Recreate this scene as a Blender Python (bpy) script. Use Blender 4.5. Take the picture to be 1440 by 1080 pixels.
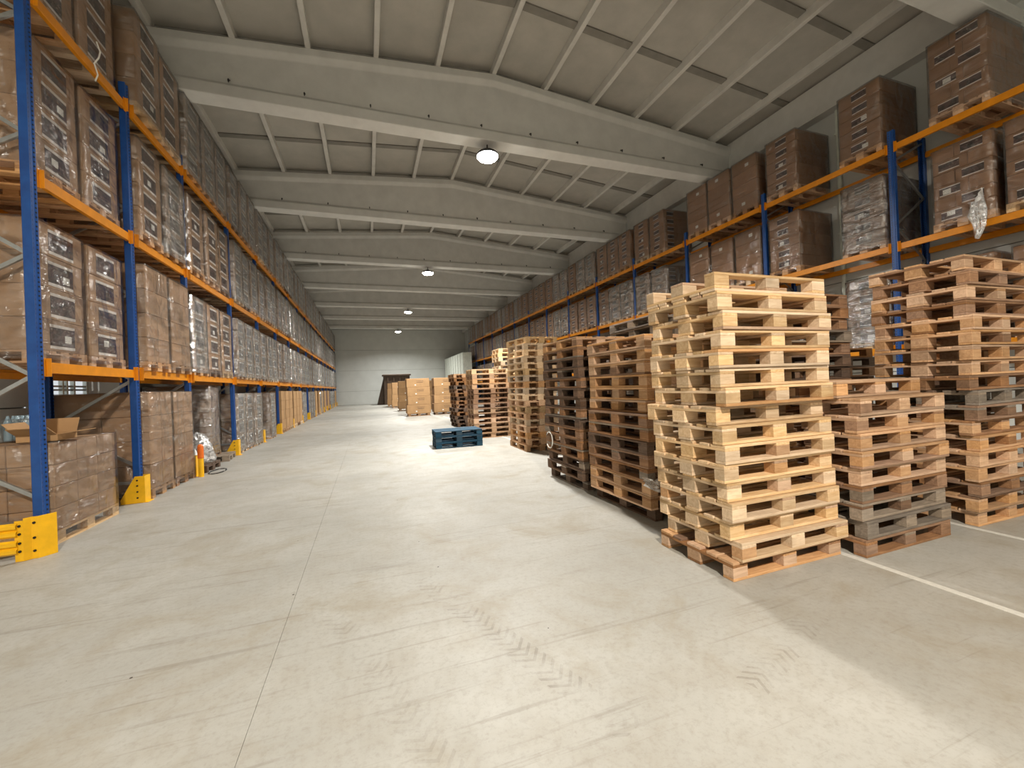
import bpy, bmesh, math, random
from mathutils import Matrix, Vector
R = random.Random(7)
sc = bpy.context.scene
for o in list(bpy.data.objects): bpy.data.objects.remove(o)
COL = sc.collection

# ------------------------------------------------------------------ camera, world, exposure
YAW, PITCH, ROLL, FPX, CAMZ = 0.33875, 0.00168, -0.03998, 575.14, 1.55
fwd = Vector((math.sin(YAW)*math.cos(PITCH), math.cos(YAW)*math.cos(PITCH), math.sin(PITCH)))
rt = Vector((math.cos(YAW), -math.sin(YAW), 0)); up = rt.cross(fwd)
cr = rt*math.cos(ROLL)+up*math.sin(ROLL); cu = up*math.cos(ROLL)-rt*math.sin(ROLL)
cam = bpy.data.cameras.new('camera'); cam.sensor_fit = 'HORIZONTAL'; cam.sensor_width = 36
cam.lens = FPX/1440*36; cam.clip_start = .02; cam.clip_end = 200
co = bpy.data.objects.new('camera', cam); COL.objects.link(co)
M4 = Matrix.Identity(4)
for i in range(3):
    M4[i][0], M4[i][1], M4[i][2] = cr[i], cu[i], -fwd[i]
M4[2][3] = CAMZ
co.matrix_world = M4; sc.camera = co
w = bpy.data.worlds.new('world'); sc.world = w; w.use_nodes = True
w.node_tree.nodes['Background'].inputs[0].default_value = (.05, .05, .05, 1)
w.node_tree.nodes['Background'].inputs[1].default_value = .2
sc.view_settings.view_transform = 'Standard'; sc.view_settings.look = 'None'
sc.view_settings.exposure = 0.0; sc.view_settings.gamma = 1; sc.view_settings.use_curve_mapping = False
LAMPS = [(.46, -4.2, (1, .91, .79), 1650), (3.1, 9.98, (1, .97, .91), 900), (3.1, 21.0, (1, .98, .93), 830),
         (3.1, 32.0, (1, .99, .94), 800), (3.1, 43.0, (1, .99, .94), 700)]

# ------------------------------------------------------------------ materials
MATS = {}
class NT:
    def __init__(s, name):
        m = bpy.data.materials.new(name); m.use_nodes = True; s.m = m; s.t = m.node_tree; s.n = s.t.nodes
        s.b = s.n['Principled BSDF']; s.out = s.n['Material Output']
    def new(s, typ, **kw):
        n = s.n.new(typ)
        for k, v in kw.items(): setattr(n, k, v)
        return n
    def l(s, a, b): s.t.links.new(a, b)
    def inp(s, sock, v):
        if isinstance(v, bpy.types.NodeSocket): s.l(v, sock)
        else: sock.default_value = v
    def math(s, op, a, b=0.0, c=None, clamp=False):
        n = s.new('ShaderNodeMath', operation=op, use_clamp=clamp); s.inp(n.inputs[0], a); s.inp(n.inputs[1], b)
        if c is not None: s.inp(n.inputs[2], c)
        return n.outputs[0]
    def mix(s, f, a, b, mode='MIX'):
        n = s.new('ShaderNodeMix', data_type='RGBA', blend_type=mode)
        s.inp(n.inputs[0], f)
        for k, v in ((6, a), (7, b)):
            if not isinstance(v, bpy.types.NodeSocket): v = tuple(v)[:3]+(1,)
            s.inp(n.inputs[k], v)
        return n.outputs[2]
    def obj(s, scale=(1, 1, 1), rand=False):
        tc = s.new('ShaderNodeTexCoord'); v = tc.outputs['Object']
        if rand:
            oi = s.new('ShaderNodeObjectInfo'); a = s.new('ShaderNodeVectorMath', operation='ADD')
            s.l(v, a.inputs[0]); s.l(s.math('MULTIPLY', oi.outputs['Random'], 37.0), a.inputs[1]); v = a.outputs[0]
        mp = s.new('ShaderNodeMapping'); mp.inputs['Scale'].default_value = scale; s.l(v, mp.inputs[0]); return mp.outputs[0]
    def noise(s, vec, scale, detail=4, rough=.55, dist=0.0):
        n = s.new('ShaderNodeTexNoise'); s.l(vec, n.inputs['Vector']); n.inputs['Scale'].default_value = scale
        n.inputs['Detail'].default_value = detail; n.inputs['Roughness'].default_value = rough; n.inputs['Distortion'].default_value = dist
        return n.outputs[0]
    def ramp(s, f, a, b):
        n = s.new('ShaderNodeMapRange', clamp=True); s.l(f, n.inputs[0]); n.inputs[1].default_value = a; n.inputs[2].default_value = b
        return n.outputs[0]
    def rnd(s): return s.new('ShaderNodeObjectInfo').outputs['Random']
    def bump(s, h, st, d=.01):
        n = s.new('ShaderNodeBump'); n.inputs['Strength'].default_value = st; n.inputs['Distance'].default_value = d
        s.l(h, n.inputs['Height']); return n.outputs[0]
    def done(s, col=None, rough=None, normal=None, metal=0, spec=.5):
        if col is not None: s.inp(s.b.inputs['Base Color'], col if isinstance(col, bpy.types.NodeSocket) else tuple(col)[:3]+(1,))
        if rough is not None: s.inp(s.b.inputs['Roughness'], rough)
        if normal is not None: s.l(normal, s.b.inputs['Normal'])
        s.b.inputs['Metallic'].default_value = metal; s.b.inputs['Specular IOR Level'].default_value = spec
        MATS[s.m.name] = s.m; return s.m
def srgb(r, g, b): return tuple(((c/255)/12.92 if c/255 < .04045 else ((c/255+.055)/1.055)**2.4) for c in (r, g, b))
def plain(name, col, rough=.5, metal=0, var=.12, ns=6, spec=.5, bump=0):
    t = NT(name); v = t.obj(); n = t.noise(v, ns, 5, .6)
    c = t.mix(t.ramp(n, .3, .7), [x*(1-var) for x in col], [min(1, x*(1+var)) for x in col])
    return t.done(c, rough, t.bump(t.noise(v, ns*8, 3), bump, .005) if bump else None, metal, spec)
def wood(name, c1, c2, dirt=.35):
    t = NT(name); v = t.obj((1, 9, 9), True); g = t.noise(v, 4.5, 6, .62, .6)
    v2 = t.obj((1, 1, 1), True); st = t.noise(v2, 5, 4, .6)
    c = t.mix(t.ramp(g, .3, .72), c1, c2)
    c = t.mix(t.math('MULTIPLY', t.ramp(st, .52, .75), dirt), c, [x*.35 for x in c1])
    r = t.rnd(); hs = t.new('ShaderNodeHueSaturation'); t.l(c, hs.inputs['Color'])
    t.l(t.math('ADD', t.math('MULTIPLY', r, .5), .72), hs.inputs['Value'])
    t.l(t.math('ADD', t.math('MULTIPLY', t.math('FRACT', t.math('MULTIPLY', r, 7.3)), .35), .78), hs.inputs['Saturation'])
    return t.done(hs.outputs[0], .72, t.bump(g, .35, .004), 0, .25)
wood('wood_pale', srgb(228, 200, 162), srgb(196, 160, 118), .25)
wood('wood_tan', srgb(212, 172, 132), srgb(176, 134, 96), .35)
wood('wood_brown', srgb(166, 126, 92), srgb(126, 92, 66), .45)
wood('wood_dark', srgb(122, 97, 78), srgb(86, 68, 56), .5)
wood('wood_grey', srgb(156, 142, 126), srgb(116, 104, 92), .45)
wood('wood_blue', srgb(52, 88, 110), srgb(34, 62, 82), .4)
def cardboard(name, c):
    t = NT(name); v = t.obj((1, 1, 1), True); n = t.noise(v, 3, 4, .6); f = t.noise(t.obj((1, 1, 30)), 8, 2)
    c1 = t.mix(t.ramp(n, .3, .75), c, [x*.8 for x in c])
    hs = t.new('ShaderNodeHueSaturation'); t.l(c1, hs.inputs['Color']); t.l(t.math('ADD', t.math('MULTIPLY', t.rnd(), .22), .88), hs.inputs['Value'])
    return t.done(hs.outputs[0], .75, t.bump(f, .12, .003), 0, .25)
cardboard('cardboard', srgb(182, 148, 116)); cardboard('cardboard_brown', srgb(164, 126, 96)); cardboard('cardboard_light', srgb(186, 148, 106))
cardboard('cardboard_dark', srgb(94, 72, 54))
def print_mat():
    t = NT('print_picture'); v = t.obj((1, 1, 1.4), True); n = t.noise(v, 9, 3, .6, 1.2); n2 = t.noise(v, 22, 3)
    c = t.mix(t.ramp(n, .42, .56), srgb(40, 28, 28), srgb(92, 66, 62)); c = t.mix(t.ramp(n2, .6, .68), c, srgb(150, 138, 128))
    return t.done(c, .5)
print_mat(); plain('print_white', srgb(236, 230, 224), .6)
def label_mat():
    t = NT('label_paper'); v = t.obj((1, 1, 1), True)
    sp = t.new('ShaderNodeSeparateXYZ'); t.l(v, sp.inputs[0])
    ln = t.math('GREATER_THAN', t.math('SINE', t.math('MULTIPLY', sp.outputs[2], 300.0)), .55)
    n = t.math('GREATER_THAN', t.noise(v, 60, 1), .5)
    return t.done(t.mix(t.math('MULTIPLY', t.math('MULTIPLY', ln, n), .55), srgb(240, 238, 232), srgb(70, 70, 74)), .6)
label_mat()
def film(name, base, gain, haze, hazecol=(.8, .8, .78), rough=.13, sy=3.0, relief=.13, lo=.5, hi=.8):
    t = NT(name); v = t.obj((1, 1, 1), True)
    a = t.noise(t.obj((1.2, 1.2, sy), True), 5, 5, .6, 1.5)
    lowv = t.noise(t.obj((1, 1, .7), True), 2.6, 2, .5, .8); lowh = t.noise(t.obj((.5, .5, 2.2), True), 2.4, 2, .5, .5)
    fine = t.noise(t.obj((1, 1, 2.2), True), 22, 3, .6, 1.2)
    h = t.math('ADD', t.math('ADD', lowv, t.math('MULTIPLY', lowh, .8)), t.math('MULTIPLY', fine, .055)); nm = t.bump(h, 1.0, relief)
    fr = t.new('ShaderNodeFresnel'); fr.inputs['IOR'].default_value = 1.45; t.l(nm, fr.inputs['Normal'])
    fac = t.math('ADD', t.math('MULTIPLY', fr.outputs[0], gain), base, clamp=True)
    gl = t.new('ShaderNodeBsdfGlossy'); gl.inputs['Roughness'].default_value = rough; gl.inputs['Color'].default_value = (.95, .95, .95, 1); t.l(nm, gl.inputs['Normal'])
    tr = t.new('ShaderNodeBsdfTransparent'); tr.inputs['Color'].default_value = (.97, .97, .97, 1)
    df = t.new('ShaderNodeBsdfDiffuse'); df.inputs['Color'].default_value = hazecol+(1,); t.l(nm, df.inputs['Normal'])
    m1 = t.new('ShaderNodeMixShader'); t.l(t.math('MULTIPLY', t.ramp(a, lo, hi), haze), m1.inputs[0]); t.l(tr.outputs[0], m1.inputs[1]); t.l(df.outputs[0], m1.inputs[2])
    m2 = t.new('ShaderNodeMixShader'); t.l(fac, m2.inputs[0]); t.l(m1.outputs[0], m2.inputs[1]); t.l(gl.outputs[0], m2.inputs[2])
    t.l(m2.outputs[0], t.out.inputs[0]); MATS[name] = t.m
film('film_clear', .09, .6, .08, (.8, .8, .78), .17); film('film_silver', .20, 1.0, .36, (.82, .83, .82), .17, 3.0, .18, .42, .75); film('film_crumpled', .14, 1.3, .9, (.9, .9, .9), .2, 1.0, .1, .35, .7)
plain('post_blue', srgb(20, 76, 150), .38, 0, .08, 12)
def perforated():
    t = NT('post_blue_holes'); v = t.obj(); sp = t.new('ShaderNodeSeparateXYZ'); t.l(v, sp.inputs[0])
    z = t.math('LESS_THAN', t.math('FRACT', t.math('MULTIPLY', sp.outputs[2], 20.0)), .38)
    y = t.math('LESS_THAN', t.math('ABSOLUTE', t.math('SUBTRACT', t.math('ABSOLUTE', sp.outputs[1]), .03)), .007)
    n = t.noise(v, 8, 4)
    base = t.mix(t.ramp(n, .3, .7), srgb(18, 66, 134), srgb(24, 80, 154))
    return t.done(t.mix(t.math('MULTIPLY', z, y), base, (.004, .006, .012)), .4)
perforated()
plain('beam_orange', srgb(220, 138, 8), .42, 0, .1, 8); plain('guard_yellow', srgb(244, 186, 20), .45, 0, .1, 8)
plain('galvanised', srgb(176, 178, 178), .35, .85, .12, 14); plain('dark_steel', srgb(40, 40, 42), .5, .5)
plain('concrete_beam', srgb(208, 208, 204), .8, 0, .07, 2.2, .2, .08); plain('purlin_paint', srgb(204, 202, 196), .8, 0, .08, 3, .2, .1)
plain('roof_panel', srgb(176, 173, 165), .85, 0, .09, 1.6, .15, .08); plain('roof_joint', srgb(134, 131, 124), .9, 0, .1, 3, .1)
plain('wall_paint', srgb(206, 208, 204), .75, 0, .05, 1.1, .25, .05); plain('wall_joint', srgb(120, 120, 116), .9)
plain('panel_white', srgb(222, 228, 218), .5); plain('orange_plastic', srgb(226, 110, 30), .45); plain('bag_white', srgb(236, 236, 234), .55, 0, .06, 8, .4, .2)
plain('line_paint', srgb(206, 205, 198), .7, 0, .1, 30); plain('black_rubber', srgb(26, 26, 28), .6); plain('strap_white', srgb(230, 228, 220), .5)
plain('bottle_plastic', srgb(150, 176, 190), .15, 0, .1, 10, .8); plain('tape', srgb(176, 146, 110), .3); plain('skip_paint', srgb(72, 56, 42), .6, 0, .2, 3)
plain('lamp_housing', srgb(60, 62, 64), .4, .6); plain('asphalt_dark', srgb(60, 54, 48), .9)
def emis(name, c, s):
    t = NT(name); e = t.new('ShaderNodeEmission'); e.inputs[0].default_value = c+(1,); e.inputs[1].default_value = s
    t.l(e.outputs[0], t.out.inputs[0]); MATS[name] = t.m
emis('lamp_glow', (1, .94, .82), 60.0); emis('window_glow', (.92, .97, 1), .75)
def floor_mat():
    t = NT('concrete_floor'); tc = t.new('ShaderNodeTexCoord'); P = tc.outputs['Object']
    def mp(sc_, rot=0, loc=(0, 0, 0)):
        m = t.new('ShaderNodeMapping'); m.inputs['Scale'].default_value = sc_; m.inputs['Rotation'].default_value = (0, 0, rot); m.inputs['Location'].default_value = loc
        t.l(P, m.inputs[0]); return m.outputs[0]
    big = t.noise(mp((1, 1, 1)), .55, 5, .6); mid = t.noise(mp((1, 1, 1)), 3.2, 6, .65); fine = t.noise(mp((1, 1, 1)), 26, 5, .7)
    c = t.mix(t.ramp(big, .3, .7), srgb(158, 157, 151), srgb(180, 179, 173))
    c = t.mix(t.math('MULTIPLY', t.ramp(mid, .46, .72), .5), c, srgb(154, 148, 136))
    c = t.mix(t.math('MULTIPLY', t.ramp(fine, .48, .72), .42), c, srgb(138, 132, 122))
    st_ = t.noise(mp((1, 1, 1), 0, (4.3, 1.7, 0)), 1.15, 5, .68, .8)
    c = t.mix(t.math('MULTIPLY', t.ramp(st_, .5, .68), .5), c, srgb(146, 136, 116))
    grit = t.noise(mp((1, 1, 1)), 60, 4, .7); c = t.mix(t.math('MULTIPLY', t.ramp(grit, .55, .75), .25), c, srgb(120, 112, 100))
    # long scuffs across the aisle
    s1 = t.noise(mp((.35, 7, 1), .95), 1.6, 5, .6, .3); s2 = t.noise(mp((.5, 14, 1), .2), 1.1, 4, .6)
    c = t.mix(t.math('MULTIPLY', t.ramp(s1, .60, .68), .35), c, srgb(120, 112, 100))
    c = t.mix(t.math('MULTIPLY', t.ramp(s2, .63, .69), .3), c, srgb(126, 118, 106))
    sp = t.new('ShaderNodeSeparateXYZ')
    t.l(P, sp.inputs[0]); X, Y = sp.outputs[0], sp.outputs[1]
    def track(x0, y0, x1, y1, wd, frq, st):
        dx, dy = x1-x0, y1-y0; L = math.hypot(dx, dy); ux, uy = dx/L, dy/L
        px = t.math('SUBTRACT', X, x0); py = t.math('SUBTRACT', Y, y0)
        u = t.math('ADD', t.math('MULTIPLY', px, ux), t.math('MULTIPLY', py, uy))
        v = t.math('ADD', t.math('MULTIPLY', px, -uy), t.math('MULTIPLY', py, ux)); av = t.math('ABSOLUTE', v)
        chev = t.math('GREATER_THAN', t.math('SINE', t.math('MULTIPLY', t.math('ADD', u, t.math('MULTIPLY', av, .8)), frq)), .45)
        m = t.math('MULTIPLY', chev, t.math('LESS_THAN', av, wd))
        m = t.math('MULTIPLY', m, t.math('MULTIPLY', t.math('GREATER_THAN', u, 0.0), t.math('LESS_THAN', u, L)))
        return t.math('MULTIPLY', t.math('MULTIPLY', m, t.ramp(mid, .42, .62)), st)
    for a in ((.35, 3.4, 1.05, 1.55, .085, 95, .30), (1.75, 1.55, 2.65, 1.85, .075, 110, .28), (-.35, 3.3, .3, 1.5, .08, 95, .16)):
        c = t.mix(track(*a), c, srgb(92, 82, 72))
    spk = t.new('ShaderNodeTexVoronoi'); t.l(P, spk.inputs['Vector']); spk.inputs['Scale'].default_value = 2.6
    c = t.mix(t.math('LESS_THAN', spk.outputs['Distance'], .022), c, srgb(66, 58, 52))
    t.done(c, t.math('ADD', t.math('MULTIPLY', mid, .25), .38), t.bump(t.math('ADD', fine, mid), .12, .006), 0, .3)
floor_mat()

# ------------------------------------------------------------------ helpers
class MB:
    def __init__(s): s.v, s.f, s.m, s.mats = [], [], [], []
    def mi(s, mat):
        if mat not in s.mats: s.mats.append(mat)
        return s.mats.index(mat)
    def box(s, c, d, mat, rz=0):
        b = len(s.v); k = s.mi(mat); ca, sa = math.cos(rz), math.sin(rz)
        for z in (-1, 1):
            for x, y in ((-1, -1), (1, -1), (1, 1), (-1, 1)):
                px, py = x*d[0]/2, y*d[1]/2
                s.v.append((c[0]+px*ca-py*sa, c[1]+px*sa+py*ca, c[2]+z*d[2]/2))
        for f in ((3, 2, 1, 0), (4, 5, 6, 7), (0, 1, 5, 4), (1, 2, 6, 5), (2, 3, 7, 6), (3, 0, 4, 7)):
            s.f.append(tuple(b+i for i in f)); s.m.append(k)
    def span(s, x0, x1, y0, y1, z0, z1, mat): s.box(((x0+x1)/2, (y0+y1)/2, (z0+z1)/2), (x1-x0, y1-y0, z1-z0), mat)
    def prism(s, poly, axis, a, b, mat):
        """poly: 2D points; axis: extrusion axis 'x','y','z'"""
        n = len(poly); k = s.mi(mat); o = len(s.v)
        for t in (a, b):
            for p, q in poly: s.v.append({'x': (t, p, q), 'y': (p, t, q), 'z': (p, q, t)}[axis])
        for i in range(n):
            j = (i+1) % n; s.f.append((o+i, o+j, o+n+j, o+n+i)); s.m.append(k)
        s.f.append(tuple(o+i for i in reversed(range(n)))); s.f.append(tuple(o+n+i for i in range(n))); s.m += [k, k]
    def bar(s, p, q, wd, th, mat):
        p, q = Vector(p), Vector(q); d = (q-p).normalized(); a = d.cross(Vector((0, 1, 0)))
        if a.length < .01: a = d.cross(Vector((1, 0, 0)))
        a.normalize(); c = d.cross(a); o = len(s.v); k = s.mi(mat)
        for e in (p, q):
            for i, j in ((-1, -1), (1, -1), (1, 1), (-1, 1)): s.v.append(tuple(e+a*i*wd/2+c*j*th/2))
        for f in ((3, 2, 1, 0), (4, 5, 6, 7), (0, 1, 5, 4), (1, 2, 6, 5), (2, 3, 7, 6), (3, 0, 4, 7)):
            s.f.append(tuple(o+i for i in f)); s.m.append(k)
    def tube(s, pts, r, mat, n=8):
        k = s.mi(mat); o = len(s.v); pts = [Vector(p) for p in pts]
        for i, p in enumerate(pts):
            d = (pts[min(i+1, len(pts)-1)]-pts[max(i-1, 0)]).normalized(); a = d.orthogonal().normalized(); c = d.cross(a)
            for j in range(n): s.v.append(tuple(p+(a*math.cos(j*2*math.pi/n)+c*math.sin(j*2*math.pi/n))*r))
        for i in range(len(pts)-1):
            for j in range(n):
                q = (j+1) % n; s.f.append((o+i*n+j, o+i*n+q, o+(i+1)*n+q, o+(i+1)*n+j)); s.m.append(k)
    def lathe(s, prof, c, mat, n=24):
        k = s.mi(mat); o = len(s.v)
        for r, z in prof:
            for j in range(n): s.v.append((c[0]+r*math.cos(j*2*math.pi/n), c[1]+r*math.sin(j*2*math.pi/n), c[2]+z))
        for i in range(len(prof)-1):
            for j in range(n):
                q = (j+1) % n; s.f.append((o+i*n+j, o+i*n+q, o+(i+1)*n+q, o+(i+1)*n+j)); s.m.append(k)
    def mesh(s, name, bevel=0, smooth=False):
        me = bpy.data.meshes.new(name); me.from_pydata(s.v, [], s.f)
        for m in s.mats: me.materials.append(MATS[m])
        me.polygons.foreach_set('material_index', s.m)
        bm = bmesh.new(); bm.from_mesh(me)
        bmesh.ops.recalc_face_normals(bm, faces=bm.faces)
        if bevel: bmesh.ops.bevel(bm, geom=list(bm.edges), offset=bevel, segments=1, affect='EDGES', clamp_overlap=True)
        if smooth:
            for f in bm.faces: f.smooth = True
        bm.to_mesh(me); bm.free(); me.update(); return me
def put(name, me, parent=None, loc=(0, 0, 0), rz=0, **props):
    o = bpy.data.objects.new(name, me); COL.objects.link(o); o.location = loc; o.rotation_euler = (0, 0, rz)
    if parent: o.parent = parent
    for k, v in props.items():
        if v is not None: o[k] = v
    return o
def empty(name, loc, rz=0, **props):
    o = put(name, None, None, loc, rz, **props); o.empty_display_size = .1; return o
CACHE = {}
def boxmesh(name, d, mat, bevel=.003):
    k = (name, tuple(round(x, 4) for x in d), mat)
    if k not in CACHE:
        b = MB(); b.box((0, 0, 0), d, mat); CACHE[k] = b.mesh(name, bevel)
    return CACHE[k]
ORD = ['', 'first', 'second', 'third', 'fourth', 'fifth', 'sixth', 'seventh', 'eighth', 'ninth', 'tenth', 'eleventh', 'twelfth', 'thirteenth',
       'fourteenth', 'fifteenth', 'sixteenth', 'seventeenth', 'eighteenth', 'nineteenth', 'twentieth']

# ------------------------------------------------------------------ the hall
XL, XR, YB, YF, RIDGE = -4.74, 11.37, 49.0, -12.0, 3.3
BC = [-6.5, -1.04, 4.0] + [9.98+5.51*k for k in range(7)]       # roof beam centre lines
def topz(x): return 9.42-.083*abs(x-RIDGE)
b = MB(); b.span(XL-.3, XR+.3, YF-.3, YB+.3, -.3, -.006, 'concrete_floor')
floor = put('floor', b.mesh('floor'), kind='structure', label='pale worn concrete warehouse floor with tyre marks')
for x0, x1 in ((XL-.2, -.584), (-.580, XR+.2)):
    b = MB(); b.span(x0, x1, YF-.2, YB+.2, -.006, 0, 'concrete_floor'); put('floor_slab', b.mesh('floor_slab'), floor)
for x in (3.76, 5.42):
    b = MB(); b.span(x-.03, x+.03, YF, 22, 0, .002, 'line_paint'); put('floor_line', b.mesh('floor_line'), floor, label='thin white painted floor line')
def wall(name, pieces, label):
    b = MB(); b.span(*pieces[0], 'wall_joint'); o = put(name, b.mesh(name), kind='structure', label=label)
    for p in pieces[1:]:
        b = MB(); b.span(*p, 'wall_paint'); put('wall_panel', b.mesh('wall_panel', .006), o)
    return o
ZS = [0, 1.5, 3.8, 6.1, 8.4, 9.6]
pcs = [(XL-.3, XR+.3, YB+.03, YB+.25, 0, 9.9)]
for i in range(5): pcs.append((XL, XR, YB, YB+.06, ZS[i]+.008, ZS[i+1]-.008))
wall('wall_back', pcs, 'pale grey panelled end wall')
pcs = [(XR+.03, XR+.25, YF, YB, 0, 9.9)]
for i in range(5):
    for k in range(8): pcs.append((XR, XR+.06, YF+7.625*k+.006, YF+7.625*k+7.619, ZS[i]+.008, ZS[i+1]-.008))
wall('wall_right', pcs, 'pale wall behind the right hand rack')
WY0, WY1, WZ0, WZ1 = 8.15, 9.5, 1.2, 2.6
pcs = [(XL-.25, XL-.10, YF, YB, 0, 9.9)]
for y0, y1 in ((YF, WY0), (WY1, 21), (21, 35), (35, YB)):
    for i in range(5): pcs.append((XL-.1, XL, y0+.004, y1-.004, ZS[i]+.008, ZS[i+1]-.008))
pcs += [(XL-.1, XL, WY0, WY1, 0, WZ0), (XL-.1, XL, WY0, WY1, WZ1, 9.6)]
wall('wall_left', pcs, 'pale wall behind the left hand rack')
wall('wall_front', [(XL-.3, XR+.3, YF-.25, YF-.03, 0, 9.9), (XL, XR, YF-.06, YF, .01, 9.6)], 'pale wall behind the viewer')
b = MB(); b.span(XL-.09, XL-.075, WY0, WY1, WZ0, WZ1, 'window_glow')
win = put('window_1', b.mesh('window_1'), kind='structure', label='white window behind the first rack bays')
b = MB()
for y in (WY0+.02, WY0+.72, WY0+.82, WY0+1.0, WY1-.02): b.span(XL-.075, XL-.02, y-.018, y+.018, WZ0, WZ1, 'panel_white')
for z in (WZ0+.02, 1.76, 1.82, WZ1-.02): b.span(XL-.075, XL-.03, WY0, WY1, z-.014, z+.014, 'galvanised')
put('window_frame', b.mesh('window_frame'), win)

# roof: deck, panels between purlins, purlins, precast beams
b = MB()
prof = [(XL-.3, topz(XL-.3)+.24), (RIDGE, topz(RIDGE)+.24), (XR+.3, topz(XR+.3)+.24), (XR+.3, topz(XR)+.5), (RIDGE, topz(RIDGE)+.5), (XL-.3, topz(XL)+.5)]
b.prism(prof, 'y', YF-.3, YB+.3, 'roof_joint')
ceil = put('ceiling', b.mesh('ceiling'), kind='structure', label='low pitched grey roof with purlins and precast beams')
PX = [RIDGE+1.42*k for k in range(-5, 6)]
EX = [XL]+PX+[XR]
YS = [YF]+BC+[YB]
PM = {}
for i in range(len(EX)-1):
    x0, x1 = EX[i]+.012, EX[i+1]-.012
    for j in range(len(YS)-1):
        L = YS[j+1]-YS[j]
        for h in range(3):
            y0 = YS[j]+h*L/3+(.09 if h else .02); y1 = YS[j]+(h+1)*L/3-(.09 if h < 2 else .02)
            b = MB(); z0, z1 = topz(x0), topz(x1)
            b.prism([(x0, z0+.185), (x1, z1+.185), (x1, z1+.235), (x0, z0+.235)], 'y', y0, y1, 'roof_panel')
            put('roof_panel', b.mesh('roof_panel'), ceil)
        for ym in (YS[j]+L/3, YS[j]+2*L/3):
            b = MB(); b.prism([(x0+.05, topz(x0+.05)+.15), (x1-.05, topz(x1-.05)+.15), (x1-.05, topz(x1-.05)+.236), (x0+.05, topz(x0+.05)+.236)], 'y', ym-.09, ym+.09, 'roof_joint')
            put('cross_rail', b.mesh('cross_rail'), ceil)
for x in PX:
    for j in range(len(YS)-1):
        b = MB(); z = topz(x); b.span(x-.055, x+.055, YS[j]+.02, YS[j+1]-.02, z-.01, z+.20, 'purlin_paint'); put('purlin', b.mesh('purlin', .006), ceil)
def beam_sec(y, x):
    T = topz(x); s = [(-.21, 7.70), (-.21, 7.94), (-.10, 8.04), (-.10, T-.27), (-.2, T-.17), (-.2, T)]
    s = s+[(-p, q) for p, q in reversed(s)]
    return [(x, y+p, q) for p, q in s]
for bi, y in enumerate(BC):
    b = MB(); k = b.mi('concrete_beam'); st = [XL-.02, RIDGE, XR+.02]
    for x in st: b.v += beam_sec(y, x)
    for i in range(2):
        for j in range(12):
            q = (j+1) % 12; b.f.append((i*12+j, i*12+q, (i+1)*12+q, (i+1)*12+j)); b.m.append(k)
    b.f += [tuple(range(12)), tuple(reversed(range(24, 36)))]; b.m += [k, k]
    bo = put('roof_beam', b.mesh('roof_beam', .012), ceil, label='tapered precast concrete roof beam')
    if 2 < bi < 6:
        for i in range(11):
            b = MB(); b.bar((-3.9+1.37*i+.1*math.sin(i*7), y-.24, 8.02), (-3.9+1.37*i+.1*math.sin(i*7), y-.16, 8.07), .03, .03, 'dark_steel')
            b.bar((-3.9+1.37*i+.1*math.sin(i*7), y-.23, 7.985), (-3.9+1.37*i+.1*math.sin(i*7), y-.23, 8.055), .02, .02, 'dark_steel')
            put('anchor_stub', b.mesh('anchor_stub'), bo)
for x0, x1 in ((XR-.28, XR), (XL, XL+.28)):
    b = MB(); b.prism([(x0, 8.1), (x1, 8.1), (x1, topz(x1)+.13), (x0, topz(x0)+.13)], 'y', YF, YB, 'concrete_beam'); put('edge_beam', b.mesh('edge_beam'), ceil)
b = MB(); b.tube([(XR-.055, 6.85, 0), (XR-.055, 6.85, 8.09)], .05, 'panel_white', 12)
for z in (2.5, 5, 7.5): b.span(XR-.11, XR-.002, 6.79, 6.91, z-.02, z+.02, 'panel_white')
put('downpipe', b.mesh('downpipe', 0, False), label='white drain pipe running down the right wall', category='pipe')

# lamps
LB = MB(); LB.lathe([(0.001, .16), (.06, .16), (.08, .10), (.22, .08), (.28, .02), (.28, -.02), (.265, -.02)], (0, 0, 0), 'lamp_housing'); LBM = LB.mesh('housing')
LG = MB(); LG.lathe([(.27, .0), (.27, -.03), (.24, -.07), (.15, -.10), (0.001, -.11)], (0, 0, 0), 'lamp_glow'); LGM = LG.mesh('diffuser', 0, True)
LH = MB(); LH.tube([(0, 0, .15), (0, 0, .29)], .015, 'dark_steel'); LHM = LH.mesh('hanger')
LH = MB(); LH.tube([(0, 0, .15), (0, 0, topz(.46)-7.43)], .015, 'dark_steel'); LHL = LH.mesh('hanger')
LN = ['hung behind the viewer', 'nearest of those in view', 'second along the roof', 'third along the roof', 'farthest, by the end wall']
for i, (x, y, c, p) in enumerate(LAMPS):
    o = empty('ceiling_lamp', (x, y, 7.42), label='round high bay lamp under a roof beam, '+LN[i], category='lamp', group='high bay lamps')
    put('housing', LBM, o); put('diffuser', LGM, o); put('hanger', LHM if i else LHL, o)
    ld = bpy.data.lights.new('lamp_light', 'AREA'); ld.shape = 'DISK'; ld.size = .44; ld.energy = p; ld.color = c; ld.spread = math.radians(152 if i else 180)
    lo = bpy.data.objects.new('lamp_light', ld); COL.objects.link(lo); lo.parent = o; lo.location = (0, 0, -.125)

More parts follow.
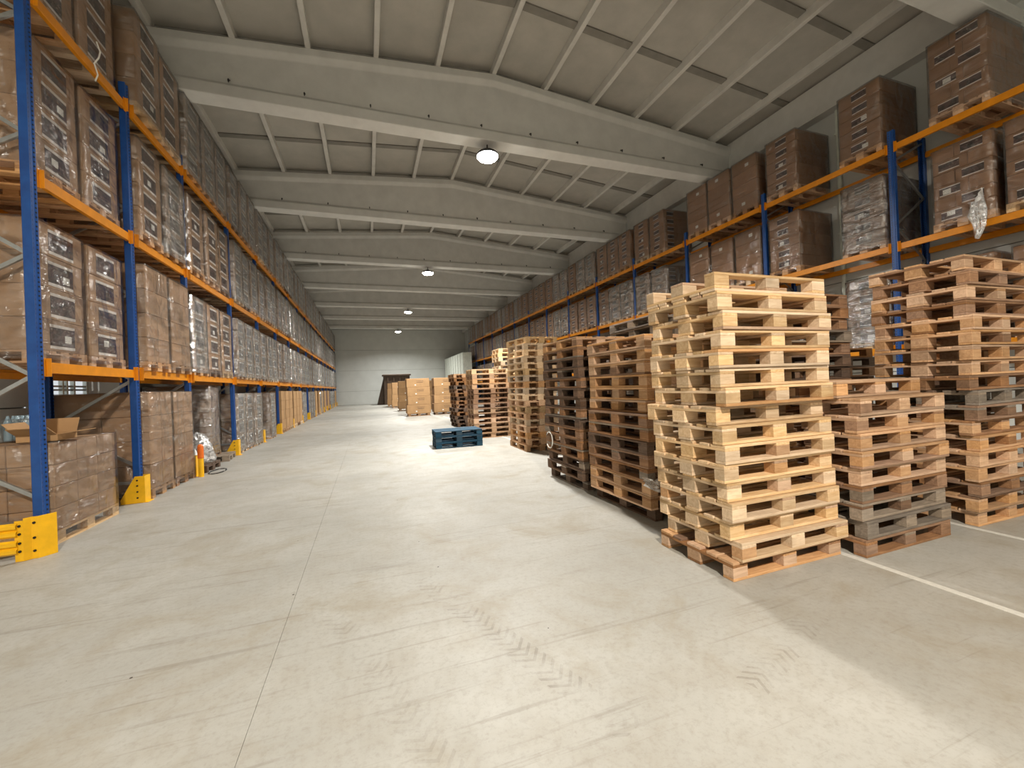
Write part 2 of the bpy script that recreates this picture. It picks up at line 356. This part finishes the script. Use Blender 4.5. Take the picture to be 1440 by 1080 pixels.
# ------------------------------------------------------------------ pallets
def board(L, W, T, mat): return boxmesh('board', (L, W, T), mat, .003)
PPARTS = []
for y, wd in ((-.3275, .145), (-.1887, .10), (0, .145), (.1887, .10), (.3275, .145)): PPARTS.append(('deck_board', 1.2, wd, .022, (0, y, .133), 0))
for x in (-.5275, 0, .5275): PPARTS.append(('cross_board', .8, .145, .022, (x, 0, .111), math.pi/2))
for x in (-.5275, 0, .5275):
    for y, wd in ((-.35, .10), (0, .145), (.35, .10)): PPARTS.append(('block', .145, wd, .078, (x, y, .061), 0))
for y, wd in ((-.35, .10), (0, .145), (.35, .10)): PPARTS.append(('bottom_board', 1.2, wd, .022, (0, y, .011), 0))
def pallet_mesh(mat):
    k = ('pm', mat)
    if k not in CACHE:
        b = MB()
        for n, L, W, T, c, rz in PPARTS: b.box(c, (L, W, T), mat, rz)
        CACHE[k] = b.mesh('pallet')
    return CACHE[k]
def pallet(loc, rz, mat, label, group, parts=True, flip=False, tilt=(0, 0)):
    if parts:
        o = empty('wooden_pallet', loc, rz, label=label, category='pallet', group=group)
    else:
        o = put('wooden_pallet', pallet_mesh(mat), None, loc, rz, label=label, category='pallet', group=group)
    if flip: o.rotation_euler = (math.pi, 0, rz); o.location.z += .144
    else: o.rotation_euler = (tilt[0], tilt[1], rz)
    if parts:
        for n, L, W, T, c, r in PPARTS:
            m2 = mat
            if R.random() < .07: m2 = {'wood_pale': 'wood_tan', 'wood_tan': 'wood_brown', 'wood_brown': 'wood_grey', 'wood_grey': 'wood_dark', 'wood_dark': 'wood_grey'}.get(mat, mat)
            put(n, boxmesh('pallet_'+n, (L, W, T), m2, .003), o, c, r)
    return o
TN = {'wood_pale': 'pale new', 'wood_tan': 'tan', 'wood_brown': 'brown', 'wood_dark': 'dark', 'wood_grey': 'grey', 'wood_blue': 'blue painted'}
def stack(where, cx, cy, rz, tones, jit=.02, yaw=.014, parts=True, offs={}, flips=(), drift=(0, 0), pitch=.1465, tilt=None):
    n = len(tones)
    for i, tcode in enumerate(tones):
        mat = {'p': 'wood_pale', 't': 'wood_tan', 'b': 'wood_brown', 'd': 'wood_dark', 'g': 'wood_grey', 'u': 'wood_blue'}[tcode]
        ox, oy, oz = offs.get(i, (0, 0, 0)); f = i/max(1, n-1)
        x = cx+R.uniform(-jit, jit)+ox+drift[0]*f; y = cy+R.uniform(-jit, jit)+oy+drift[1]*f
        pos = 'top one' if i == n-1 else ('on the floor' if i == 0 else ORD[i+1]+' from floor')
        pallet((x, y, i*pitch), rz+R.uniform(-yaw, yaw)+oz, mat, '%s pallet, %s in %s' % (TN[mat], pos, where), 'pallets in '+where, parts, i in flips, (0, 0))
H = math.pi/2
stack('the tall pale stack nearest the viewer', 3.14, 2.78, 0, 'tppppppppppppppp', .020, .014, True,
      {0: (0, 0, 0), 1: (.06, -.03, .02), 2: (.02, 0, -.012), 7: (-.02, .02, 0), 8: (-.05, .06, 0)}, (15,), (-.03, 0))
stack('the low stack beside the tall pale stack', 4.43, 2.64, 0, 'bggbtttttt', .018, .012, True, {9: (-.03, .16, 0)})
stack('the tall stack at the right edge', 6.06, 2.62, 0, 'ttbttttbgbttttbtbt', .025, .018, True, {0: (.04, .02, 0), 8: (.05, 0, .03), 17: (0, .03, .02)})
stack('the dark stack behind the low stack', 5.0, 3.75, 0, 'ddbddbdbdbddbgbbb', .03, .02, True)
stack('the brown stack behind the tall pale stack', 3.20, 4.30, H, 'dttbbdbbtttttt', .014, .012, True,
      {0: (.08, -.02, 0), **{i: (-.03, -.05, .015) for i in range(1, 8)}, **{i: (.05, .02, 0) for i in range(8, 14)}, 13: (.04, .03, .03)})
stack('the dark leaning stack of the front row', 3.21, 5.72, H, 'dddbbbdbddbddbt', .02, .014, True, {0: (.05, -.02, 0)}, (), (0, 0))
stack('the grey stack behind the brown stack', 4.33, 5.45, H, 'dgdggdgdggdggdggg', .03, .03, True)
stack('the slender pale stack past the dark stack', 3.78, 9.3, H, 'ttttptptpptppppppp', .02, .02, False, {17: (.02, 0, .05)})
stack('the wide stack beside the blue pallets', 3.5, 12.1, 0, 'ttttbtbbbbtttp', .02, .015, False)
stack('the pale stack peeping over the wide stack', 4.78, 13.4, 0, 'tttttttttttttpppppp', .04, .04, False)
stack('the farthest old stack before the cartons', 3.55, 16.1, H, 'dddbdbbdbbdbbt', .05, .03, False)
stack('the low blue stack on the open floor', 2.17, 10.72, -.035, 'uuu', .008, .008, True)
stack('the brown stack behind the dark leaning stack', 4.7, 7.3, H, 'bdbdbdbdbdbdb', .03, .02, False)
stack('the brown stack behind the tall right stack', 6.95, 4.6, 0, 'bdbdbdbdbdbdb', .03, .02, False)

# ------------------------------------------------------------------ cartons on pallets
def layout(kind):
    """cartons of a load: (x, y, z, sx, sy, sz, decoration); local +X is the aisle side"""
    L = []; z = .144
    if kind in ('P', 'S'):
        for k in range(4):
            for x in (.295, -.295): L.append((x, 0, z+.182, .585, .772, .362, ('print', k) if x > 0 else None))
            z += .364
    elif kind in ('B', 'T'):
        for k in range(4):
            for x in (.295, -.295):
                for y in (-.194, .194): L.append((x, y, z+.19, .585, .384, .376, None))
            z += .38
    elif kind == 'Q':
        for k in range(4):
            for x in (.295, -.295): L.append((x, 0, z+.17, .585, .772, .336, ('tag', k) if x > 0 and k in (0, 3) else None))
            z += .34
    elif kind in ('R', 'V'):
        for k in range(5):
            for x in (.295, -.295): L.append((x, 0, z+.136, .585, .772, .268, ('strip', k) if x > 0 else None))
            z += .272
    elif kind == 'N':
        for k in range(6):
            s = .30 if k % 2 else .47
            for x in (.295, -.295):
                L.append((x, -.388+s/2, z+.112, .585, s-.006, .22, ('strip', k) if x > 0 and k % 2 == 0 else None))
                L.append((x, .388-(.776-s)/2, z+.112, .585, .776-s-.006, .22, ('strip', k) if x > 0 and k % 2 else None))
            z += .224
    elif kind == 'G':
        for k in range(4):
            for x in (.393, 0, -.393):
                for y in (-.194, .194): L.append((x, y, z+.121, .388, .384, .238, None))
            z += .242
    elif kind == 'A':
        for k in range(3):
            for x in (.2, -.2):
                for y in (-.194, .194): L.append((x*1.4, y, z+.165, .555, .384, .326, None))
            z += .33
    return L, z
def deco_mesh(what, k):
    key = ('deco', what, k)
    if key in CACHE: return CACHE[key]
    b = MB()
    if what == 'print':
        b.span(0, .002, -.20, .21, -.115, .095, 'print_picture')
        b.span(0, .0025, -.20, .21, .097, .130, 'print_white'); b.span(0, .0025, -.20, .21, -.150, -.117, 'print_white')
    elif what == 'strip':
        b.span(0, .002, -.14, .14, -.06, .055, 'print_picture')
        b.span(0, .0025, -.14, .14, .058, .072, 'print_white'); b.span(0, .0025, -.14, .14, -.078, -.063, 'print_white')
    CACHE[key] = b.mesh('print_panel'); return CACHE[key]
def film_mesh(z1, var, mat, W=.80, D=1.20):
    key = ('film', round(z1, 2), var, mat)
    if key in CACHE: return CACHE[key]
    rr = random.Random(hash((round(z1, 2), var)) % 999+var); v, f = [], []; nz = 9
    ring = []
    for i in range(8): ring.append((D/2, -W/2+W*i/8, 1, 0))
    for i in range(8): ring.append((D/2-D*i/8, W/2, 0, 1))
    for i in range(8): ring.append((-D/2, W/2-W*i/8, -1, 0))
    for i in range(8): ring.append((-D/2+D*i/8, -W/2, 0, -1))
    n = len(ring)
    for k in range(nz+1):
        z = .05+(z1-.04)*k/nz
        for x, y, a, c in ring:
            dd = .004+.010*rr.random(); corner = .6 if abs(abs(x)-D/2) < .01 and abs(abs(y)-W/2) < .01 else 0
            v.append((x*(1+.003*corner)+a*dd, y*(1+.003*corner)+c*dd, z))
    for x, y, a, c in ring: v.append((x*.86, y*.80, z1+.014))
    for k in range(nz+1):
        for i in range(n):
            j = (i+1) % n; f.append((k*n+i, k*n+j, (k+1)*n+j, (k+1)*n+i))
    me = bpy.data.meshes.new('stretch_film'); me.from_pydata(v, [], f); me.materials.append(MATS[mat])
    me.polygons.foreach_set('use_smooth', [True]*len(f)); me.update(); CACHE[key] = me; return me
CB = {'P': 'cardboard', 'S': 'cardboard', 'B': 'cardboard', 'T': 'cardboard_light', 'Q': 'cardboard_brown', 'R': 'cardboard_brown', 'V': 'cardboard_brown',
      'N': 'cardboard_brown', 'G': 'cardboard', 'A': 'cardboard'}
LABM = boxmesh('shipping_label', (.0015, .11, .085), 'label_paper', 0)
def load(kind, loc, rz, label, group, detail, filmmat='film_clear', sideprint=False):
    root = empty('pallet_load', loc, rz, label=label, category='pallet load', group=group)
    put('pallet', pallet_mesh(R.choice(['wood_tan', 'wood_tan', 'wood_pale', 'wood_brown'])), root)
    L, z1 = layout(kind); mat = CB[kind]
    if detail:
        for x, y, z, sx, sy, sz, dc in L:
            c = put('carton', boxmesh('carton', (sx, sy, sz), mat, .007), root, (x+R.uniform(-.004, .004), y+R.uniform(-.003, .003), z))
            if dc:
                if dc[0] in ('print', 'strip'):
                    put('print_panel', deco_mesh(dc[0], 0), c, (sx/2, R.uniform(-.02, .02), 0))
                if sideprint:
                    put('print_panel', deco_mesh(dc[0], 0), c, (0, sy/2, 0), H)
                if dc[0] == 'tag' or (dc[1] in (0, 2) and R.random() < .75):
                    put('shipping_label', LABM, c, (sx/2+.0035, R.uniform(-.05, .12), R.uniform(-.05, .03)))
        if sideprint:
            for x, y, z, sx, sy, sz, dc in L:
                if not dc and x < 0: pass
    else:
        key = ('cs', kind)
        if key not in CACHE:
            b = MB()
            for x, y, z, sx, sy, sz, dc in L:
                b.box((x, y, z), (sx-.006, sy, sz-.004), mat)
                if dc:
                    X = x+sx/2
                    if dc[0] == 'print': b.span(X, X+.002, -.2, .21, z-.115, z+.095, 'print_picture'); b.span(X, X+.002, -.2, .21, z+.097, z+.13, 'print_white'); b.span(X, X+.002, -.2, .21, z-.15, z-.117, 'print_white')
                    elif dc[0] == 'strip': b.span(X, X+.002, -.14, .14, z-.06, z+.055, 'print_picture'); b.span(X, X+.002, -.14, .14, z+.058, z+.072, 'print_white'); b.span(X, X+.002, -.14, .14, z-.078, z-.063, 'print_white')
                    else: b.span(X, X+.002, 0, .11, z-.04, z+.04, 'label_paper')
            CACHE[key] = b.mesh('carton_stack')
        put('carton_stack', CACHE[key], root)
    if filmmat: put('stretch_film', film_mesh(z1, R.randrange(4), filmmat), root)
    return root
KD = {'P': 'printed cartons', 'S': 'silvery wrapped cartons', 'B': 'plain brown cartons', 'T': 'plain light cartons', 'Q': 'brown cartons with white tags',
      'R': 'printed brown cartons', 'V': 'glossy wrapped printed cartons', 'N': 'small printed cartons', 'G': 'small plain cartons', 'A': 'plain cartons'}
LEVZ = [0, 2.0, 4.06, 6.06]; LEVN = ['floor level', 'first beam level', 'second beam level', 'top beam level']

# ------------------------------------------------------------------ racks
UL = [5.81, 7.76, 9.71]+[9.71+2.79*k for k in range(1, 15)]
UR = [-.47+2.82*k for k in range(0, 16)]
def post_mesh():
    b = MB()
    # hat section seen from above: x depth (front at 0), y width
    pr = [(0, -.032), (-.012, -.018), (-.012, .018), (0, .032), (0, .05), (-.075, .05), (-.085, .038), (-.085, .026), (-.078, .026), (-.078, .044), (-.008, .044), (-.008, .030), (-.02, .016), (-.02, -.016), (-.008, -.030), (-.008, -.044), (-.078, -.044), (-.078, -.026), (-.085, -.026), (-.085, -.038), (-.075, -.05), (0, -.05)]
    b.prism(pr, 'z', .01, 6.36, 'post_blue_holes'); return b.mesh('post')
POSTM = post_mesh()
b = MB(); b.box((-.04, 0, .005), (.13, .14, .01), 'post_blue'); FOOT = b.mesh('foot_plate')
def rack(name, label, xf, side, U, far):
    """xf: aisle face, side: +1 aisle lies towards +X"""
    root = empty(name, (xf, U[0], 0), label=label, category='rack'); s = side
    X = lambda d: -s*d       # depth d behind the face, local
    rz = 0 if s > 0 else math.pi
    for i, y in enumerate(U):
        ly = y-U[0]
        fr = put('upright_frame', None, root, (0, ly, 0)); fr.empty_display_size = .1
        put('post', POSTM, fr, (0, 0, 0), rz); put('post', POSTM, fr, (X(1.08), 0, 0), rz+math.pi)
        put('foot_plate', FOOT, fr, (0, 0, 0), rz); put('foot_plate', FOOT, fr, (X(1.08), 0, 0), rz+math.pi)
        zs = [.55, 1.2, 1.85, 2.5, 3.15, 3.8, 4.45, 5.1, 5.75, 6.25]
        if ('br', s) not in CACHE:
            CACHE[('br', s)] = []
            for k in range(len(zs)-1):
                a, c = (.06, 1.02) if k % 2 == 0 else (1.02, .06)
                bb = MB(); bb.bar((X(a), 0, zs[k]), (X(c), 0, zs[k+1]), .04, .03, 'galvanised'); CACHE[('br', s)].append(bb.mesh('brace'))
            bb = MB(); bb.bar((X(.06), 0, .3), (X(1.02), 0, .3), .04, .03, 'galvanised'); CACHE[('br', s)].append(bb.mesh('brace'))
        for m in CACHE[('br', s)]: put('brace', m, fr)
    for i in range(len(U)-1):
        y0, y1 = U[i]+.05-U[0], U[i+1]-.05-U[0]; L = y1-y0
        for z in LEVZ[1:]:
            for d in (.025, 1.055):
                k = ('beam', round(L, 3))
                if k not in CACHE:
                    bb = MB(); bb.prism([(-.025, -.12), (.025, -.12), (.025, -.035), (.008, -.035), (.008, 0), (-.025, 0)], 'y', -L/2+.005, L/2-.005, 'beam_orange'); CACHE[k] = bb.mesh('load_beam', .003)
                    bb = MB(); bb.box((0, 0, -.06), (.008, .055, .20), 'beam_orange'); bb.box((-.02, 0, -.06), (.05, .006, .20), 'beam_orange'); CACHE['plate'] = bb.mesh('end_plate', .001)
                bo = put('load_beam', CACHE[k], root, (X(d), (y0+y1)/2, z), (math.pi if s > 0 else 0) if d < .5 else (0 if s > 0 else math.pi))
                if d < .5 and abs(y0+U[0]) < 24:
                    for e in (-1, 1): put('end_plate', CACHE['plate'], bo, (-.029, e*(L/2-.0275), 0))
    return root
rack('pallet_rack', 'blue and orange pallet rack along the left wall', -3.30, 1, UL, 24)
rack('pallet_rack', 'blue and orange pallet rack along the right wall', 10.1, -1, UR[1:], 24)

def slots(y0, y1):
    n = 2 if y1-y0 < 2.3 else 3; g = (y1-y0-.1-n*.8)/(n+1)
    return [y0+.05+g+.4+k*(.8+g) for k in range(n)]
SLN = {2: ['nearer place', 'farther place'], 3: ['nearest place', 'middle place', 'farthest place']}
def lname(side, lev, bay, n, k, kind):
    return '%s at %s of %s rack, %s bay, %s' % (KD[kind], LEVN[lev], side, ORD[bay+1], SLN[n][k])
LEFT = {  # level -> kinds per bay
    3: ['PP', 'PP', 'SSS', 'SSS'], 2: ['PP', 'PS', 'PPP', 'SSS', 'SSS'], 1: ['PP', 'BB', 'SPP', 'SSS', 'SSS'], 0: ['..', 'BB', '...', 'SSS', '.S.', 'TTT', 'TTT', 'SS.', 'SSS', 'T.T']}
for lev in range(4):
    for bay in range(len(UL)-1):
        ks = LEFT[lev][bay] if bay < len(LEFT[lev]) else ('SSS' if lev else R.choice(['SSS', 'STS', 'S.S', 'TT.']))
        ys = slots(UL[bay], UL[bay+1])
        for k, y in enumerate(ys):
            kd = ks[k]
            if kd in '.A': continue
            face = -3.38 if bay == 0 else (-3.22 if kd in 'BT' else -3.25+R.uniform(-.03, .03))
            if bay == 0 and lev == 0: face = -3.32
            x = face-.6; det = math.hypot(x, y) < 21
            fm = 'film_silver' if kd == 'S' else 'film_clear'
            if lev == 0 and kd == 'T': fm = None
            ld_ = load(kd, (x, y+R.uniform(-.015, .015), LEVZ[lev]), R.uniform(-.008, .008), lname('left', lev, bay, len(ys), k, kd), 'pallet loads in the left rack', det, fm)
            if lev == 3 and bay == 0 and k == 1: STRAPLOAD = ld_
RIGHT = {3: ['.', '.N', 'R.R', 'QQQ', '.RR', 'RRR'], 2: ['.', 'NN', 'V.R', 'QQQ', '.VV', 'VVR'], 1: ['.', 'NN', 'V.V', 'QQQ', 'RRR']}
for lev in (1, 2, 3):
    for bay in range(1, len(UR)-1):
        ks = RIGHT[lev][bay] if bay < len(RIGHT[lev]) else R.choice(['RRR', 'RRV', 'VRR', 'VVR', 'RVV'])
        ys = slots(UR[bay], UR[bay+1])
        if bay == 1: ys = [3.22, 4.17]
        for k, y in enumerate(ys):
            kd = ks[k]
            if kd == '.': continue
            x = 10.1+.6+R.uniform(-.03, .02); det = math.hypot(x, y) < 20
            fm = {'V': 'film_silver'}.get(kd, 'film_clear')
            ld_ = load(kd, (x, y+R.uniform(-.02, .02), LEVZ[lev]), math.pi+R.uniform(-.008, .008), lname('right', lev, bay-1, len(ys), k, kd), 'pallet loads in the right rack', det, fm, lev > 1 and bay == 4 and k == 1)
            if lev == 2 and bay == 1 and k == 1: TAILLOAD = ld_

# ------------------------------------------------------------------ floor guards
def guard_mesh():
    b = MB(); t = .006
    for y in (-.085, .085-t):
        b.prism([(.14, 0), (.14, .40), (.02, .40), (-.16, .06), (-.16, 0)], 'y', y, y+t, 'guard_yellow')
    b.span(.14-t, .14, -.085, .085, 0, .40, 'guard_yellow'); b.span(-.16, .18, -.09, .09, 0, .008, 'guard_yellow')
    return b.mesh('guard', .002)
GM = guard_mesh(); bb = MB(); bb.lathe([(.012, 0), (.012, .01), (.001, .012)], (0, 0, 0), 'dark_steel', 8); BOLT = bb.mesh('bolt')
for i, y in enumerate(UL):
    if i == 0: continue
    g = put('post_guard', GM, None, (-3.36, y-.01, 0), 0, label='yellow steel post guard at the foot of left rack upright %s' % ORD[i+1], category='post guard', group='yellow post guards')
    if i < 4:
        for z in (.08, .17, .26, .34):
            q = put('bolt', BOLT, g, (.05, -.086, z)); q.rotation_euler = (H, 0, 0)
# end barrier beside the first upright
eb = empty('end_barrier', (-3.3, 5.52, 0), label='yellow steel end barrier with two rails at the near left rack end', category='barrier')
b = MB(); b.prism([(.035, -.075), (.07, -.03), (.12, -.03), (.20, .08), (.206, .076), (.124, -.038), (.072, -.038), (.037, -.083)], 'z', 0, .42, 'guard_yellow'); put('corner_plate', b.mesh('corner_plate', .001), eb)
b = MB(); b.span(-.03, .036, -.083, -.075, 0, .40, 'guard_yellow'); put('post_plate', b.mesh('post_plate', .002), eb)
for z in (.14, .31):
    b = MB(); pr = [(-.01, -.07), (-.035, -.05), (-.035, -.02), (-.01, 0), (-.035, .02), (-.035, .05), (-.01, .07), (0, .07), (-.025, .045), (-.025, .02), (0, 0), (-.025, -.02), (-.025, -.05), (0, -.07)]
    b.prism([(p-.075, q+z) for p, q in pr], 'x', -1.3, -.005, 'guard_yellow'); put('rail', b.mesh('rail'), eb)
for x, z in ((.01, .10), (.01, .18), (.01, .27), (.01, .35), (.095, .08), (.095, .21), (.095, .36)):
    q = put('bolt', BOLT, eb, (x, -.084 if x < .05 else -.039, z)); q.rotation_euler = (H, 0, 0)

# ------------------------------------------------------------------ things at the left rack floor
def open_carton(loc, rz, d, label):
    o = empty('open_carton', loc, rz, label=label, category='carton'); sx, sy, sz = d; t = .008; b = MB()
    for y in (-1, 1): b.box((0, y*(sy/2-t/2), sz/2), (sx, t, sz), 'cardboard_light')
    for x in (-1, 1): b.box((x*(sx/2-t/2), 0, sz/2), (t, sy-2*t, sz), 'cardboard_light')
    b.box((0, 0, t/2), (sx-2*t, sy-2*t, t), 'cardboard_light'); put('carton_body', b.mesh('carton_body'), o)
    for ax, s, a in (('y', 1, 1.15), ('y', -1, .5), ('x', 1, .15), ('x', -1, .9)):
        L = (sx if ax == 'y' else sy); b = MB(); b.box((0, .09, 0), (L-.01, .18, .006), 'cardboard_light')
        f = put('flap', b.mesh('flap'), o, (0, s*sy/2, sz) if ax == 'y' else (s*sx/2, 0, sz))
        f.rotation_euler = (a, 0, {('y', 1): 0, ('y', -1): math.pi, ('x', 1): -H, ('x', -1): H}[(ax, s)])
load('G', (-3.67, 6.49, 0), H+.01, 'low load of small plain cartons on the floor by the first left upright', None, True, 'film_clear')
open_carton((-3.48, 6.2, 1.129), .05, (.34, .36, .07), 'open light carton with raised flaps on the near floor load')
# pack of bottles
bp = empty('bottle_pack', (-3.87, 6.5, 1.129), label='pack of clear plastic water bottles beside the open carton', category='bottles'); b = MB()
bo = MB(); bo.lathe([(.0, 0), (.036, 0), (.038, .02), (.035, .06), (.038, .1), (.035, .14), (.038, .2), (.02, .26), (.014, .27), (.014, .29), (.001, .29)], (0, 0, 0), 'bottle_plastic', 10); BM = bo.mesh('bottle', 0, True)
for i in range(3):
    for j in range(3): put('bottle', BM, bp, (-.08+.08*i, -.08+.08*j, 0))
b = MB(); b.box((0, 0, .13), (.26, .26, .25), 'film_clear'); put('shrink_wrap', b.mesh('shrink_wrap'), bp)
# hand pump-like yellow post beside the second bay
yp = empty('barrier_post', (-3.12, 9.55, 0), label='short yellow post with an orange head beside the third upright', category='post'); b = MB()
b.lathe([(.001, 0), (.045, 0), (.045, .36), (.001, .36)], (0, 0, 0), 'guard_yellow', 14); put('pole', b.mesh('pole'), yp); b = MB()
b.lathe([(.048, .36), (.052, .38), (.05, .60), (.03, .63), (.001, .635)], (0, 0, 0), 'orange_plastic', 14); put('head', b.mesh('head'), yp)
b = MB(); b.tube([(-2.98+.13*math.cos(a), 10.0+.3*math.sin(a), .012) for a in [i*math.pi*2/24 for i in range(24)]], .009, 'black_rubber', 6); put('cable_loop', b.mesh('cable_loop'), None, label='loop of black cable on the floor by the third upright', category='cable')
pallet((-3.75, 10.35, 0), 0, 'wood_dark', 'dark pallet lying under the torn film in the third left bay', None, False)
pallet((-3.80, 11.75, 0), .1, 'wood_grey', 'grey pallet under the slumped load in the third left bay', None, False)
load('B', (-4.05, 11.5, .146), .06, 'slumped load of brown cartons in torn film in the third left bay', None, True, 'film_silver')
def blob(name, loc, r, mat, seed, amp, label, cat, n=22, m=12):
    rr = random.Random(seed); b = MB(); k = b.mi(mat); ph = [rr.uniform(0, 6.28) for _ in range(8)]
    for i in range(m+1):
        t = i/m*H
        for j in range(n):
            a = j*2*math.pi/n; w_ = 1+amp*(math.sin(3*a+ph[0]+4*t)+.7*math.sin(5*a+ph[1]-3*t)+.6*math.sin(9*a+ph[2]+7*t)+.8*rr.uniform(-1, 1))
            b.v.append((r[0]*math.cos(a)*math.cos(t)*w_, r[1]*math.sin(a)*math.cos(t)*w_, max(.002, r[2]*math.sin(t)*(1+amp*.6*rr.uniform(-1, 1)))))
    for i in range(m):
        for j in range(n):
            q = (j+1) % n; b.f.append((i*n+j, i*n+q, (i+1)*n+q, (i+1)*n+j)); b.m.append(k)
    return put(name, b.mesh(name, 0, False), None, loc, 0, label=label, category=cat)
blob('film_heap', (-3.52, 10.62, .146), (.30, .30, .62), 'film_crumpled', 3, .10, 'heap of torn clear stretch film on the dark pallet', 'plastic film')
blob('white_sack', (-3.45, 10.02, .146), (.14, .13, .42), 'bag_white', 5, .05, 'white sack standing beside the heap of torn film', 'sack')

# ------------------------------------------------------------------ carton stacks on the open floor at the back
def big_load(x, y, label, n=4, face='cardboard_light'):
    o = empty('carton_pallet', (x, y, 0), 0, label=label, category='pallet load', group='tall carton pallets at the back of the aisle')
    put('pallet', pallet_mesh('wood_tan'), o)
    for k in range(n):
        c = put('carton', boxmesh('carton', (1.26 if k else 1.32, .9, .49), face, .012), o, (R.uniform(-.02, .02), 0, .144+.246+k*.493))
        b = MB(); b.span(-.18, .18, -.002, 0, -.03, -.01, 'print_picture'); b.span(-.2, .2, -.002, 0, .05, .065, 'print_picture'); put('print_mark', b.mesh('print_mark'), c, (.1, -.45, .05))
        b = MB(); b.span(-.04, .04, -.002, 0, -.03, .03, 'label_paper'); put('shipping_label', b.mesh('shipping_label'), c, (-.15, -.45, -.12))
WORD = ['front', 'second', 'third', 'fourth']
for r_, y in enumerate((23.9, 30.6, 35.8, 39.3)):
    big_load((2.68, 2.68, 2.5, 2.3)[r_], y, 'four big light cartons on a pallet, left column, %s row' % WORD[r_])
    big_load(4.2+.1*r_, y+.1, 'four big light cartons on a pallet, right column, %s row' % WORD[r_])
# dark skip by the end wall
sk = empty('waste_skip', (2.85, 44.6, 0), label='tall dark brown skip with a wide rim before the end wall', category='skip')
b = MB(); b.span(-1.3, 1.3, -.8, .8, 0, 2.95, 'skip_paint'); put('body', b.mesh('body', .02), sk)
b = MB(); b.span(-1.42, 1.42, -.9, .9, 2.95, 3.12, 'skip_paint'); put('rim', b.mesh('rim', .02), sk)
for x in (-.9, -.3, .3, .9):
    b = MB(); b.span(x-.05, x+.05, -.86, -.8, 0, 2.95, 'skip_paint'); put('rib', b.mesh('rib'), sk)
b = MB(); b.prism([(-1.3, 0), (-1.3, 2.7), (-2.0, 0)], 'y', -.2, .75, 'skip_paint'); put('sloping_side', b.mesh('sloping_side'), sk)
# white panelled cabin
cb = empty('white_cabin', (9.22, 43.72, 0), label='tall white panelled cabin in the far right corner', category='cabin')
b = MB(); b.span(-.44, .35, -4.9, 4.9, 0, 4.75, 'wall_joint'); put('core', b.mesh('core'), cb)
for k in range(8):
    y0 = -4.95+k*1.2375; b = MB(); b.span(-.47, -.44, y0+.08, y0+1.16, .02, 4.8, 'panel_white'); put('panel', b.mesh('panel', .004), cb)
b = MB(); b.span(-.44, .4, -4.94, -4.9, .02, 4.8, 'panel_white'); put('panel', b.mesh('panel', .004), cb)
b = MB(); b.span(-.5, .4, -4.97, 4.97, 4.8, 4.86, 'panel_white'); put('roof', b.mesh('roof', .004), cb)

# ------------------------------------------------------------------ straps and loose film
def under(o, p):
    o.parent = p; o.matrix_parent_inverse = (Matrix.Translation(p.location) @ Matrix.Rotation(p.rotation_euler.z, 4, 'Z')).inverted()
b = MB(); b.tube([(-3.2, 6.83, 6.28), (-3.17, 6.84, 6.16), (-3.17, 6.80, 6.05), (-3.19, 6.74, 5.93), (-3.18, 6.79, 5.82), (-3.2, 6.77, 5.72)], .009, 'strap_white', 6)
under(put('loose_strap', b.mesh('loose_strap', 0, True), None, label='loose white strap hanging over the beam'), STRAPLOAD)
def sheet(name, pts, mat, label, cat, n=8):
    """ruled strip between two polylines, crumpled, with thickness"""
    rr = random.Random(len(label)); b = MB(); k = b.mi(mat); P, Q = pts; m = len(P)
    for off in (0, .004):
        for i in range(m):
            for j in range(n+1):
                f = j/n; p = Vector(P[i]).lerp(Vector(Q[i]), f); r3 = random.Random(i*31+j)
                b.v.append((p.x+r3.uniform(-.025, .025)+off, p.y+r3.uniform(-.02, .02), p.z+r3.uniform(-.015, .015)))
    s = n+1
    for o in (0, m*s):
        for i in range(m-1):
            for j in range(n): b.f.append((o+i*s+j, o+i*s+j+1, o+(i+1)*s+j+1, o+(i+1)*s+j)); b.m.append(k)
    return put(name, b.mesh(name, 0, False), None, label=label, category=cat)
sheet('film_tail', ([(9.98, 4.0, 4.35), (9.95, 4.05, 4.15), (9.97, 4.02, 3.98), (9.98, 3.98, 3.8)], [(9.98, 3.85, 4.6), (9.96, 3.8, 4.2), (9.97, 3.84, 3.95), (9.98, 3.93, 3.72)]), 'film_crumpled', 'torn film tail hanging over the beam', None); under(bpy.data.objects['film_tail'], TAILLOAD)
sheet('film_scrap', ([(2.70, 3.62, .52), (2.80, 3.58, .5), (2.95, 3.57, .5), (3.05, 3.58, .47)], [(2.72, 3.62, .44), (2.82, 3.57, .38), (2.97, 3.56, .30), (3.08, 3.57, .36)]), 'film_crumpled', 'scrap of torn film caught on the brown pallet stack', 'plastic film')
b = MB(); b.tube([(2.78, 6.15+.12*math.cos(a), .62+.13*math.sin(a)) for a in [i*math.pi*1.6/14+.6 for i in range(15)]], .010, 'strap_white', 6)
put('strap_loop', b.mesh('strap_loop', 0, True), None, label='white strap loop on the side of the dark leaning stack', category='strap')
print('objects', len(bpy.data.objects))
